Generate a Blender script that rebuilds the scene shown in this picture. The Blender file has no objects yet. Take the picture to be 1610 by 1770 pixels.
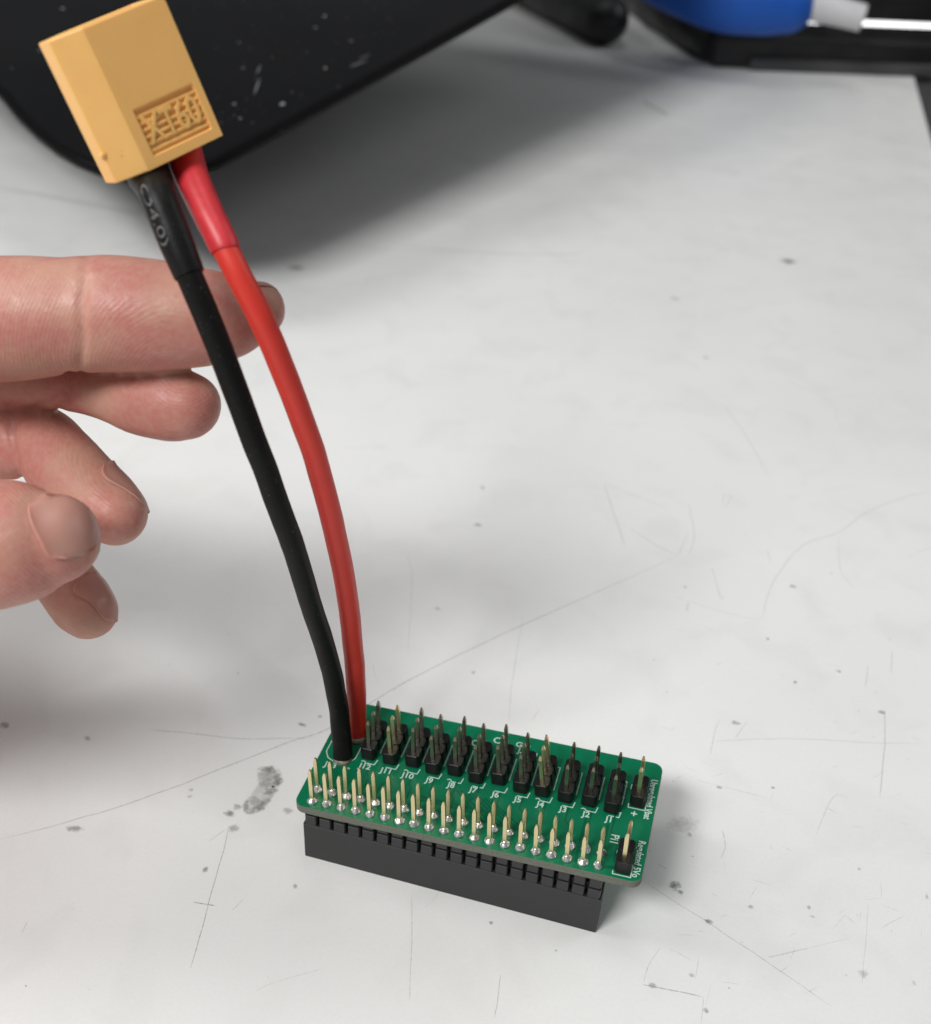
import bpy, bmesh, math, random
from mathutils import Vector, Matrix, noise
from mathutils.bvhtree import BVHTree
random.seed(7)
S = 0.001                      # all shapes below are written in millimetres
scn = bpy.context.scene
COL = scn.collection

# ------------------------------------------------------------------ camera
CR = Matrix(((0.9615234, 0.2715358, 0.0417261),      # camera right, down, forward
             (0.1912958, -0.5527510, -0.8110932),
             (-0.1971767, 0.7878671, -0.5834267)))
CP = Vector((54.11, -121.54, 168.19))
FPX, CX, CY = 2042.1, 804.5, 885.2
cam_d = bpy.data.cameras.new('camera'); cam = bpy.data.objects.new('camera', cam_d); COL.objects.link(cam)
scn.camera = cam
m = Matrix.Identity(4)
for i in range(3):
    m[i][0] = CR[0][i]; m[i][1] = -CR[1][i]; m[i][2] = -CR[2][i]; m[i][3] = CP[i] * S
cam.matrix_world = m
cam_d.sensor_fit = 'HORIZONTAL'; cam_d.sensor_width = 36
cam_d.lens = 36 * FPX / 1610
cam_d.clip_start = 0.005; cam_d.clip_end = 20
cam_d.dof.use_dof = True; cam_d.dof.focus_distance = 0.186; cam_d.dof.aperture_fstop = 26

def ray(px, py):
    return CR.transposed() @ Vector(((px - CX) / FPX, (py - CY) / FPX, 1))
def at(px, py, d):                       # a point d mm in front of the lens plane
    return CP + ray(px, py) * d
def on_table(px, py, h=0.0):
    r = ray(px, py); return CP + r * ((h - CP.z) / r.z)
def on_plane(px, py, p0, n):
    r = ray(px, py); return CP + r * ((p0 - CP).dot(n) / r.dot(n))

# ------------------------------------------------------------------ world + lamps
w = bpy.data.worlds.new('World'); scn.world = w; w.use_nodes = True
bg = w.node_tree.nodes['Background']; bg.inputs[0].default_value = (0.95, 0.97, 1.0, 1); bg.inputs[1].default_value = 0.15
def area(name, loc, target, sx, sy, power, col):
    l = bpy.data.lights.new(name, 'AREA'); l.shape = 'RECTANGLE'; l.size = sx; l.size_y = sy; l.energy = power; l.color = col
    o = bpy.data.objects.new(name, l); COL.objects.link(o); o.location = loc
    o.rotation_euler = (Vector(target) - Vector(loc)).to_track_quat('-Z', 'Y').to_euler()
    return o
area('ceiling_or_fill_lamp', (-0.38, -0.70, 0.98), (0.0, 0.05, 0), 0.46, 0.24, 12.3, (1.0, 0.995, 0.985))
area('ceiling_or_fill_lamp', (-0.78, -0.02, 0.85), (0.0, 0.08, 0), 0.30, 0.36, 3.6, (1.0, 0.995, 0.985))
area('ceiling_or_fill_lamp', (0.05, 0.20, 1.40), (0.0, 0.15, 0), 0.9, 0.34, 2.9, (0.99, 0.995, 1.0))
area('ceiling_or_fill_lamp', (0.95, 0.75, 0.80), (-0.05, 0.30, 0), 0.5, 0.4, 2.2, (0.98, 0.99, 1.0))  # added fill lamp from the right, lightens the shadow under the screen
scn.view_settings.view_transform = 'Standard'; scn.view_settings.look = 'None'
scn.view_settings.exposure = 0.0; scn.view_settings.gamma = 1.0

# ------------------------------------------------------------------ helpers
def link(name, me, parent=None, mats=()):
    o = bpy.data.objects.new(name, me); COL.objects.link(o)
    if parent is not None: o.parent = parent
    for mm in mats:
        if me is not None and mm.name not in [x.name for x in me.materials if x]: me.materials.append(mm)
    return o
def tag(o, label=None, cat=None, kind=None, group=None):
    if label: o['label'] = label
    if cat: o['category'] = cat
    if kind: o['kind'] = kind
    if group: o['group'] = group
    return o
def empty(name, loc=(0, 0, 0)):
    o = bpy.data.objects.new(name, None); COL.objects.link(o); o.location = Vector(loc) * S; o.empty_display_size = 0.005
    return o
def mesh_bm(name, bm, smooth=False):
    me = bpy.data.meshes.new(name)
    bmesh.ops.recalc_face_normals(bm, faces=bm.faces)
    for f in bm.faces: f.smooth = smooth
    bmesh.ops.scale(bm, vec=(S, S, S), verts=bm.verts)
    bm.to_mesh(me); bm.free()
    return me
def mesh_raw(name, vs, fs, smooth=False):
    me = bpy.data.meshes.new(name); me.from_pydata([tuple(Vector(v) * S) for v in vs], [], fs); me.update()
    for p in me.polygons: p.use_smooth = smooth
    return me
def box(bm, x0, x1, y0, y1, z0, z1, mi=0):
    v = [bm.verts.new(p) for p in ((x0,y0,z0),(x1,y0,z0),(x1,y1,z0),(x0,y1,z0),(x0,y0,z1),(x1,y0,z1),(x1,y1,z1),(x0,y1,z1))]
    for q in ((0,3,2,1),(4,5,6,7),(0,1,5,4),(1,2,6,5),(2,3,7,6),(3,0,4,7)):
        bm.faces.new([v[i] for i in q]).material_index = mi
def prism(bm, pts, z0, z1, mi=0, mside=None):
    a = [bm.verts.new((x, y, z0)) for x, y in pts]; b = [bm.verts.new((x, y, z1)) for x, y in pts]
    n = len(pts)
    bm.faces.new(a[::-1]).material_index = mi; bm.faces.new(b).material_index = mi
    for i in range(n): bm.faces.new((a[i], a[(i+1) % n], b[(i+1) % n], b[i])).material_index = mi if mside is None else mside
def bevel(o, wd, seg=2, ang=35):
    md = o.modifiers.new('bevel', 'BEVEL'); md.width = wd * S; md.segments = seg; md.limit_method = 'ANGLE'; md.angle_limit = math.radians(ang)
    return o
def spline(pts, n):
    """Catmull-Rom through tuples of any length"""
    out = []; P = [pts[0]] + list(pts) + [pts[-1]]
    for i in range(1, len(P) - 2):
        for k in range(n):
            t = k / n; a, b, c, d = P[i-1], P[i], P[i+1], P[i+2]
            out.append(tuple(0.5 * (2*b[j] + (c[j]-a[j])*t + (2*a[j]-5*b[j]+4*c[j]-d[j])*t*t + (3*b[j]-a[j]-3*c[j]+d[j])*t**3) for j in range(len(b))))
    out.append(tuple(pts[-1])); return out
def tube(path, nseg=24, cap=True, squash=None, caps_round=False):
    """path = list of (x,y,z,r); returns verts, faces, frames"""
    P = [Vector(p[:3]) for p in path]; vs = []; fs = []; fr = []
    t0 = (P[1] - P[0]).normalized(); ref = Vector((0, 1, 0)) if abs(t0.y) < .9 else Vector((1, 0, 0))
    nrm = (ref - t0 * ref.dot(t0)).normalized()
    for i, p in enumerate(P):
        t = (P[min(i+1, len(P)-1)] - P[max(i-1, 0)]).normalized()
        nrm = (nrm - t * nrm.dot(t)).normalized(); bn = t.cross(nrm)
        fr.append((p, t, nrm.copy(), bn)); r = path[i][3]
        for k in range(nseg):
            a = 2 * math.pi * k / nseg
            vs.append(p + (nrm * math.cos(a) + bn * math.sin(a)) * r)
    for i in range(len(P) - 1):
        for k in range(nseg):
            fs.append((i*nseg+k, i*nseg+(k+1) % nseg, (i+1)*nseg+(k+1) % nseg, (i+1)*nseg+k))
    if cap:
        fs.append(tuple(range(nseg))[::-1]); fs.append(tuple((len(P)-1)*nseg + k for k in range(nseg)))
    return vs, fs, fr

# ------------------------------------------------------------------ materials
def mat(name, col, rough=0.5, metal=0.0, spec=0.5, var=None, bump=None, sss=None, coat=0.0, rvar=None, emit=None, lint=None):
    """var=(scale per mm, amount, colour2); bump=(scale per mm, strength, height mm)"""
    M = bpy.data.materials.new(name); M.use_nodes = True; nt = M.node_tree; N = nt.nodes; L = nt.links
    b = N['Principled BSDF']; b.inputs['Base Color'].default_value = (*col, 1); b.inputs['Roughness'].default_value = rough
    b.inputs['Metallic'].default_value = metal; b.inputs['Specular IOR Level'].default_value = spec; b.inputs['Coat Weight'].default_value = coat
    tc = N.new('ShaderNodeTexCoord'); mp = N.new('ShaderNodeMapping'); mp.inputs['Scale'].default_value = (1000, 1000, 1000)
    L.new(tc.outputs['Object'], mp.inputs[0])
    def nz(sc, det=4, ro=.6):
        n = N.new('ShaderNodeTexNoise'); n.inputs['Scale'].default_value = sc; n.inputs['Detail'].default_value = det; n.inputs['Roughness'].default_value = ro
        L.new(mp.outputs[0], n.inputs['Vector']); return n
    if var:
        n = nz(var[0]); r = N.new('ShaderNodeMapRange'); r.inputs[1].default_value = .35; r.inputs[2].default_value = .7; r.inputs[4].default_value = var[1]
        L.new(n.outputs[0], r.inputs[0]); mx = N.new('ShaderNodeMix'); mx.data_type = 'RGBA'
        mx.inputs[6].default_value = (*col, 1); mx.inputs[7].default_value = (*var[2], 1); L.new(r.outputs[0], mx.inputs[0]); L.new(mx.outputs[2], b.inputs['Base Color'])
    if lint:
        n = nz(lint[0], 2, .5); r = N.new('ShaderNodeMapRange'); r.inputs[1].default_value = lint[1]; r.inputs[2].default_value = lint[1] + .05; r.inputs[4].default_value = lint[2]
        L.new(n.outputs[0], r.inputs[0]); m2 = N.new('ShaderNodeMix'); m2.data_type = 'RGBA'; m2.inputs[7].default_value = (*lint[3], 1)
        if b.inputs['Base Color'].links: L.new(b.inputs['Base Color'].links[0].from_socket, m2.inputs[6])
        else: m2.inputs[6].default_value = (*col, 1)
        L.new(r.outputs[0], m2.inputs[0]); L.new(m2.outputs[2], b.inputs['Base Color'])
    if rvar:
        n = nz(rvar[0]); r = N.new('ShaderNodeMapRange'); r.inputs[1].default_value = .3; r.inputs[2].default_value = .7
        r.inputs[3].default_value = rough - rvar[1]; r.inputs[4].default_value = rough + rvar[1]; L.new(n.outputs[0], r.inputs[0]); L.new(r.outputs[0], b.inputs['Roughness'])
    if bump:
        n = nz(bump[0], 3); bp = N.new('ShaderNodeBump'); bp.inputs['Strength'].default_value = bump[1]; bp.inputs['Distance'].default_value = bump[2] * S
        L.new(n.outputs[0], bp.inputs['Height']); L.new(bp.outputs[0], b.inputs['Normal'])
    if sss:
        b.inputs['Subsurface Weight'].default_value = sss[0]; b.inputs['Subsurface Radius'].default_value = sss[1]; b.inputs['Subsurface Scale'].default_value = sss[2] * S
    if emit:
        b.inputs['Emission Color'].default_value = (*emit[0], 1); b.inputs['Emission Strength'].default_value = emit[1]
    return M
M_mask = mat('solder_mask_green', (0.001, 0.158, 0.071), 0.36, spec=.24, var=(.25, .5, (0.001, 0.130, 0.056)), bump=(1.2, .25, .03))
M_maskd = mat('mask_ring_dark', (0.002, 0.060, 0.026), 0.35)
M_trace = mat('mask_over_copper', (0.001, 0.100, 0.043), 0.34, spec=.22)
M_edge = mat('board_edge_laminate', (0.17, 0.175, 0.14), 0.75, var=(2.5, .8, (0.09, 0.105, 0.075)), bump=(6, .5, .05))
M_silk = mat('silkscreen_white', (0.52, 0.68, 0.59), 0.6)
M_plas = mat('header_plastic_black', (0.008, 0.0082, 0.0088), 0.42, spec=.3, bump=(5, .35, .03), rvar=(1.5, .12))
M_sock = mat('socket_plastic_charcoal', (0.017, 0.018, 0.0185), 0.50, bump=(7, .3, .02), var=(.4, .5, (0.024, 0.0255, 0.026)))
M_gold = mat('gold_plating', (0.80, 0.68, 0.40), 0.32, metal=1.0)
M_goldc = mat('shaded_gold_plating', (0.36, 0.33, 0.25), 0.28, metal=1.0)  # gold darkened in colour for the shade and green reflections on the servo pins
M_sold = mat('solder_tin', (0.92, 0.93, 0.92), 0.34, metal=1.0, bump=(1.4, .4, .10), rvar=(1.0, .1))
M_blk = mat('black_silicone', (0.0055, 0.0057, 0.0055), 0.50, var=(2.0, .7, (0.010, 0.010, 0.0095)), bump=(4, .3, .03), spec=.16, lint=(3.2, .70, .8, (0.12, 0.12, 0.11)))
M_shk = mat('black_heat_shrink', (0.006, 0.006, 0.006), 0.45, spec=.2, var=(1.0, .6, (0.010, 0.010, 0.010)), bump=(1.6, .5, .06), lint=(3.5, .71, .7, (0.10, 0.10, 0.10)))
M_red = mat('red_silicone', (0.74, 0.045, 0.028), 0.46, bump=(4, .25, .03), var=(.35, .6, (0.68, 0.038, 0.026)), sss=(.12, (1, .2, .1), .8), lint=(3.0, .70, .5, (0.45, 0.10, 0.08)))
M_rshk = mat('red_heat_shrink', (0.68, 0.036, 0.045), 0.42, bump=(1.6, .4, .05), var=(.7, .6, (0.50, 0.022, 0.034)))
M_yel = mat('amber_nylon', (0.95, 0.55, 0.18), 0.42, lint=(1.3, .72, .35, (0.35, 0.16, 0.05)), bump=(5, .12, .02), var=(.15, .7, (0.90, 0.50, 0.155)), sss=(.25, (1, .5, .2), .7))
M_print = mat('grey_ink', (0.10, 0.10, 0.105), 0.6)
M_glossblk = mat('glossy_black_plastic', (0.0025, 0.0025, 0.003), 0.12, spec=.14, rvar=(.05, .07), var=(.02, .6, (0.006, 0.006, 0.0065)))
M_rim = mat('black_bezel', (0.0035, 0.0035, 0.004), 0.35, spec=.06)
M_mattblk = mat('matt_black', (0.008, 0.008, 0.0085), 0.45, rvar=(.05, .15))
M_blue = mat('blue_plastic', (0.012, 0.085, 0.40), 0.45, spec=.25, var=(.03, .6, (0.014, 0.10, 0.46)), rvar=(.1, .1))
M_white = mat('white_plastic', (0.60, 0.60, 0.61), 0.45, var=(.1, .5, (0.48, 0.48, 0.49)))
M_flux = mat('burnt_flux_solder', (0.20, 0.18, 0.11), 0.35, bump=(1.5, .5, .1), var=(.8, .8, (0.42, 0.42, 0.38)))
M_dust = mat('grey_dust', (0.22, 0.22, 0.23), 0.8)
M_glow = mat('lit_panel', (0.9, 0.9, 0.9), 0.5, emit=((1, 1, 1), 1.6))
M_floor = mat('floor_vinyl', (0.05, 0.05, 0.052), 0.6, var=(.01, .6, (0.035, 0.035, 0.037)))
M_wall = mat('dark_wall', (0.012, 0.012, 0.014), 0.8, var=(.006, .8, (0.03, 0.028, 0.03)))
M_trim = mat('grey_table_trim', (0.06, 0.06, 0.062), 0.55)

def table_material():
    M = mat('white_laminate', (0.80, 0.80, 0.785), 0.42, spec=.35)
    nt = M.node_tree; N = nt.nodes; L = nt.links; b = N['Principled BSDF']
    mp = [n for n in N if n.type == 'MAPPING'][0]
    def nz(sc, det, lo, hi, a0, a1, dist=0.0):
        n = N.new('ShaderNodeTexNoise'); n.inputs['Scale'].default_value = sc; n.inputs['Detail'].default_value = det; n.inputs['Distortion'].default_value = dist
        L.new(mp.outputs[0], n.inputs['Vector']); r = N.new('ShaderNodeMapRange'); r.inputs[1].default_value = lo; r.inputs[2].default_value = hi; r.inputs[3].default_value = a0; r.inputs[4].default_value = a1
        L.new(n.outputs[0], r.inputs[0]); return r.outputs[0]
    def mix(fac, c1, c2):
        x = N.new('ShaderNodeMix'); x.data_type = 'RGBA'; L.new(fac, x.inputs[0])
        for s, c in ((6, c1), (7, c2)):
            if isinstance(c, tuple): x.inputs[s].default_value = (*c, 1)
            else: L.new(c, x.inputs[s])
        return x.outputs[2]
    c = mix(nz(.012, 4, .35, .65, 0, 1), (0.80, 0.80, 0.785), (0.755, 0.757, 0.745))
    c = mix(nz(.07, 6, .50, .80, 0, .42, .6), c, (0.64, 0.64, 0.62))          # smudges
    c = mix(nz(.9, 3, .735, .81, 0, .35), c, (0.45, 0.45, 0.44))                 # pin-prick specks
    c = mix(nz(1.7, 4, .40, .72, 0, .12), c, (0.58, 0.58, 0.56))   # fine grain
    L.new(c, b.inputs['Base Color'])
    L.new(nz(.05, 5, .3, .7, .34, .5), b.inputs['Roughness'])
    bp = N.new('ShaderNodeBump'); bp.inputs['Strength'].default_value = .25; bp.inputs['Distance'].default_value = .03 * S
    L.new(nz(.5, 4, 0, 1, 0, 1), bp.inputs['Height']); L.new(bp.outputs[0], b.inputs['Normal'])
    return M
M_table = table_material()

def mark_material(name, col, radial):
    """pencil marks / dirt / painted shadow band: colour on the laminate with ragged, partly clear coverage"""
    M = mat(name, col, 0.6); nt = M.node_tree; N = nt.nodes; L = nt.links; b = N['Principled BSDF']; out = N['Material Output']
    mp = [n for n in N if n.type == 'MAPPING'][0]
    at_ = N.new('ShaderNodeAttribute'); at_.attribute_name = 'cover'     # r = strength, g = 0 centre .. 1 edge
    sp = N.new('ShaderNodeSeparateColor'); L.new(at_.outputs['Color'], sp.inputs[0])
    n = N.new('ShaderNodeTexNoise'); n.inputs['Scale'].default_value = 1.1 if radial else 1.6; n.inputs['Detail'].default_value = 5; n.inputs['Roughness'].default_value = .65
    L.new(mp.outputs[0], n.inputs['Vector'])
    a = N.new('ShaderNodeMath'); a.operation = 'MULTIPLY_ADD'; L.new(n.outputs[0], a.inputs[0]); a.inputs[1].default_value = 2.2 if radial else 2.0
    s = N.new('ShaderNodeMath'); s.operation = 'SUBTRACT'; s.inputs[0].default_value = -.30 if radial else -.15; L.new(sp.outputs[1], s.inputs[1]); L.new(s.outputs[0], a.inputs[2])
    c = N.new('ShaderNodeMapRange'); c.inputs[1].default_value = 0; c.inputs[2].default_value = .8; L.new(a.outputs[0], c.inputs[0])
    mu = N.new('ShaderNodeMath'); mu.operation = 'MULTIPLY'; L.new(c.outputs[0], mu.inputs[0]); L.new(sp.outputs[0], mu.inputs[1])
    tr = N.new('ShaderNodeBsdfTransparent'); mx = N.new('ShaderNodeMixShader')
    L.new(mu.outputs[0], mx.inputs[0]); L.new(tr.outputs[0], mx.inputs[1]); L.new(b.outputs[0], mx.inputs[2]); L.new(mx.outputs[0], out.inputs[0])
    return M
M_pencil_shade = mark_material('pencil_and_shadow_line', (0.27, 0.27, 0.27), False)
M_stain = mark_material('grime', (0.20, 0.195, 0.175), True)

# ================================================================== TABLE
BX = [on_table(1575, 128), Vector((171, -560, 0)), Vector((-900, -560, 0)), Vector((-900, 700, 0)), Vector((110, 700, 0))]
table = empty('work_table', (0, 0, 0)); tag(table, 'white laminate work table with scuffs, pencil scratches, a painted shadow band and dirt specks', 'table')
bm = bmesh.new()
ce = BX[0]
outline = [(-900, -560), (165, -560), (ce.x + 1, ce.y), (ce.x - 4, 760), (-900, 760)]
prism(bm, outline, -22, 0)
top = link('table_surface', mesh_bm('table_surface', bm), table, [M_table])
bm = bmesh.new(); prism(bm, [(165.3, -560), (230, -560), (ce.x + 80, ce.y), (ce.x + 70, 760), (ce.x - 3.7, 760), (ce.x + 1.3, ce.y)], -23, -3.0)
link('edge_trim', mesh_bm('edge_trim', bm), table, [M_trim])
bm = bmesh.new(); box(bm, -20, 20, -20, 20, -720, -22.2); leg_me = mesh_bm('leg', bm)
for lx, ly in ((-860, -520), (120, -520), (-860, 720), (70, 720)): link('leg', leg_me, table, [M_trim]).location = (lx*S, ly*S, 0)

def marks_object(name, items, material, kind):
    vs = []; fs = []; cov = []
    for it in items:
        if it[0] == 'line':
            _, pts, wd, st = it
            P = [Vector((p[0], p[1])) for p in pts]; b0 = len(vs); z = 0.02 + 0.0015 * (len(vs) % 13)
            for i, p in enumerate(P):
                t = (P[min(i+1, len(P)-1)] - P[max(i-1, 0)]); t = t.normalized() if t.length > 0 else Vector((1, 0)); n = Vector((-t.y, t.x))
                e = 1 - abs(2 * i / max(1, len(P)-1) - 1) ** 6
                ww = wd * (0.6 + .4 * e)
                for k, g in ((-1, 1), (0, 0), (1, 1)):
                    q = p + n * ww * .5 * k; vs.append((q.x, q.y, z)); cov.append((st * (.25 + .75 * e), g))
            for i in range(len(P) - 1):
                for k in (0, 1): fs.append((b0+i*3+k, b0+i*3+k+1, b0+i*3+k+4, b0+i*3+k+3))
        else:
            _, c, rx, ry, ang, st = it; b0 = len(vs); z = 0.05 + 0.0017 * (len(vs) % 17)
            ca, sa = math.cos(ang), math.sin(ang); nr, na = 4, 20
            vs.append((c[0], c[1], z)); cov.append((st, -.8 if it[0] == 'solid' else 0))
            for r in range(1, nr + 1):
                for k in range(na):
                    a = 2*math.pi*k/na; wob = 1 + .22 * noise.noise(Vector((math.cos(a)*1.5 + c[0], math.sin(a)*1.5 + c[1], 0)))
                    x = rx*wob*math.cos(a)*r/nr; y = ry*wob*math.sin(a)*r/nr
                    vs.append((c[0] + x*ca - y*sa, c[1] + x*sa + y*ca, z)); cov.append((st, (r/nr) ** 1.5 * (.05 if it[0] == 'solid' and r < nr else 1) - (.8 if it[0] == 'solid' and r < nr else 0)))
            for k in range(na): fs.append((b0, b0+1+k, b0+1+(k+1) % na))
            for r in range(nr - 1):
                for k in range(na): fs.append((b0+1+r*na+k, b0+1+(r+1)*na+k, b0+1+(r+1)*na+(k+1) % na, b0+1+r*na+(k+1) % na))
    me = mesh_raw(name, vs, fs); ca_ = me.color_attributes.new('cover', 'FLOAT_COLOR', 'POINT')
    for i, c in enumerate(cov): ca_.data[i].color = (c[0], c[1], 0, 1)
    o = link(name, me, table, [material]); o['kind'] = kind
    return o
lines = []
def L_(pts, wd=.3, st=.5, wob=.15):
    P = [on_table(*p) for p in pts]; P = spline([(p.x, p.y) for p in P], 10)
    P = [(x + wob*noise.noise(Vector((x*.2, y*.2, 3))), y + wob*noise.noise(Vector((x*.2, y*.2, 9)))) for x, y in P]
    lines.append(('line', P, wd, st * .75))
L_([(0,1452),(120,1420),(250,1380),(400,1322),(500,1283),(570,1258),(700,1180),(850,1105),(1000,1038),(1172,961)], .34, .55)
L_([(395,1430),(385,1475),(365,1545),(345,1620),(329,1675)], .26, .62); L_([(333,1560),(372,1566)], .3, .75)
L_([(255,1262),(330,1268),(412,1277),(540,1276)], .28, .5); L_([(360,1455),(392,1433)], .22, .4); L_([(400,1575),(420,1555)], .2, .35)
L_([(1043,835),(1062,890),(1080,945)], .34, .38); L_([(1043,835),(1100,858),(1150,878)], .3, .3); L_([(1085,910),(1130,940),(1172,961)], .34, .38)
L_([(1250,700),(1290,755),(1330,825)], .34, .32); L_([(1317,1072),(1335,1010),(1385,945),(1450,920),(1500,885),(1570,858),(1608,852)], .32, .36)
L_([(1230,980),(1245,1030),(1252,1033)], .32, .34); L_([(1326,950),(1332,975)], .3, .3); L_([(1450,930),(1453,985),(1480,1020)], .3, .25)
L_([(1500,1150),(1496,1190)], .3, .3); L_([(1542,1125),(1541,1165)], .3, .3); L_([(1529,1225),(1529,1290),(1521,1380)], .32, .42)
L_([(1235,1282),(1300,1278),(1400,1278),(1500,1284),(1600,1286)], .26, .34); L_([(1270,1276),(1292,1248)], .26, .34); L_([(1228,1305),(1236,1265),(1245,1245)], .26, .3)
L_([(1178,1350),(1162,1352),(1180,1340)], .2, .3); L_([(1200,1348),(1260,1363),(1330,1380)], .24, .25); L_([(1410,1445),(1440,1378),(1465,1379)], .24, .32)
L_([(1248,1435),(1254,1462),(1246,1485)], .28, .36); L_([(1115,1525),(1160,1555),(1225,1595),(1260,1620),(1350,1680),(1440,1742)], .26, .38)
L_([(1136,1494),(1152,1503)], .24, .4); L_([(1110,1702),(1160,1712),(1214,1724)], .34, .52); L_([(1112,1700),(1122,1668),(1142,1638)], .22, .3); L_([(1216,1724),(1212,1770)], .22, .28)
L_([(711,1548),(712,1620),(709,1690),(709,1730)], .2, .42); L_([(866,1684),(858,1735),(854,1760)], .26, .4); L_([(738,429),(800,434),(860,438),(960,440),(1010,437)], .9, .42)
L_([(705,1130),(712,1000),(703,960)], .3, .22); L_([(905,1060),(885,1180),(880,1250)], .3, .22); L_([(560,1110),(575,1180)], .3, .2)
L_([(1190,870),(1200,925),(1192,960)], .3, .3); L_([(1172,961),(1190,920)], .26, .3); L_([(1255,877),(1262,862),(1266,858),(1252,857),(1250,877)], .3, .35)
L_([(440,1715),(470,1700),(560,1675)], .2, .22); L_([(1160,1030),(1250,1058),(1318,1073)], .26, .25); L_([(1190,1042),(1187,1057)], .3, .45)
L_([(1400,1640),(1330,1655),(1470,1622)], .22, .22); L_([(1502,1560),(1495,1640),(1490,1700)], .2, .22); L_([(1110,175),(1130,185),(1155,200)], 3.2, .55)
L_([(0,325),(60,335),(150,352),(250,372)], 6, .18)  # wide faint band: a soft shadow painted on the laminate, not a scratch
for i in range(150):                                   # faint hairline scratches all over the laminate
    x = random.uniform(-250, 150); y = random.uniform(-120, 500)
    a = random.uniform(0, math.pi); l = random.uniform(2, 16); c = random.uniform(-.4, .4)
    lines.append(('line', [(x + math.cos(a + c*t)*l*t, y + math.sin(a + c*t)*l*t) for t in [k/8 for k in range(9)]], random.uniform(.14, .26), random.uniform(.08, .24)))
for i in range(60):                                   # fine rubbing marks on the right-hand part
    q = on_table(random.uniform(1130, 1600), random.uniform(1080, 1760)); a = random.uniform(-.6, .6) + (1.2 if random.random() < .5 else 0); l = random.uniform(.8, 5)
    lines.append(('line', [(q.x + math.cos(a)*l*t, q.y + math.sin(a)*l*t) for t in (0, .33, .66, 1)], random.uniform(.12, .22), random.uniform(.10, .30)))
marks_object('scratches_and_shadow_band', lines, M_pencil_shade, 'stuff')
blobs = []
def B_(px, py, rx, ry, ang=0, st=.6):
    q = on_table(px, py); blobs.append(('blob', (q.x, q.y), rx * .85, ry * .85, ang, st * .72))
for a_ in ((466,1345,3.0,3.6,.5,.30),(452,1375,2.6,4.6,.1,.26),(437,1393,2.4,2.8,.5,.28)):
    B_(*a_); blobs[-1] = ('solid',) + blobs[-1][1:]
B_(466,1340,3.0,3.6,.5,.3); B_(480,1350,1.5,2.6,.3,.6); B_(458,1388,1.3,3.0,-.3,.45); B_(440,1402,2.2,1.0,.5,.4); B_(424,1396,.9,2.0,.2,.5); B_(397,1407,1.6,1.2,.3,.8)
B_(462,1330,2.6,1.2,.2,.5); B_(404,1432,1.4,1.5,0,.55); B_(497,1402,1.5,1.1,0,.45); B_(410,1395,1.2,1.2,0,.6); B_(470,1368,2.0,1.4,.8,.6)
B_(8,1254,1.8,1.3,-.3,.6); B_(128,1433,2.4,1.2,.1,.6); B_(150,1277,1.2,.9,-.5,.5); B_(354,1505,.8,1.0,0,.75); B_(522,1253,1.4,.7,0,.75); B_(553,1239,.9,.6,0,.5)
B_(330,1366,.7,.6,0,.4); B_(328,1377,.8,.7,0,.4); B_(1363,452,4.2,3.6,0,.9); B_(512,463,5,4.0,0,.5); B_(1166,516,2.5,1.5,-.3,.45); B_(1220,618,1.2,1.4,0,.5)
B_(1370,1014,1.2,.8,0,.8); B_(1374,1180,.7,.7,0,.85); B_(1184,1015,.7,.8,0,.55); B_(1327,1105,.6,.6,0,.7); B_(1450,1161,.9,.8,0,.55); B_(1524,1232,1.2,1.0,.3,.65)
B_(1272,1250,1.4,.9,0,.6); B_(1243,1362,.9,.5,0,.65); B_(1167,1532,1.5,1.7,-.6,.85); B_(1175,1543,.8,.8,0,.75); B_(1225,1594,1.2,.9,-.3,.75); B_(1297,1568,.8,.6,0,.5)
B_(1336,1362,.5,.5,0,.7); B_(1485,1503,.5,.5,0,.7); B_(1129,1705,1.0,.8,0,.5); B_(1196,1687,.8,.8,0,.4); B_(1221,1748,.7,.7,0,.6); B_(1492,1684,1.2,1.2,0,.35)
B_(834,843,1.0,1.2,0,.4); B_(826,908,1.5,1.3,0,.5); B_(756,1053,1.2,.8,0,.4); B_(818,1163,.7,1.0,0,.4); B_(1178,1425,4.5,3.0,.5,.28); B_(1192,1444,.8,.7,0,.4)
B_(848,1596,.6,.5,0,.8); B_(510,1533,.6,1.0,.4,.5); B_(1405,1585,.7,.5,0,.5); B_(1398,1570,.6,.6,0,.5); B_(1602,1550,.5,1.2,0,.4); B_(1580,1700,.5,.8,0,.3)
for i in range(50):
    x = random.uniform(-230, 150); y = random.uniform(-100, 420); r = random.choice((.12, .15, .2, .28, .38))
    blobs.append(('blob', (x, y), r, r*random.uniform(.6, 1), random.uniform(0, 3), random.uniform(.2, .6)))
for i in range(34):
    q = on_table(random.uniform(0, 1600), random.uniform(1080, 1760)); r = random.choice((.12, .16, .22, .3))
    blobs.append(('blob', (q.x, q.y), r, r*random.uniform(.6, 1), random.uniform(0, 3), random.uniform(.25, .6)))
marks_object('dirt_specks', blobs, M_stain, 'stuff')

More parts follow.
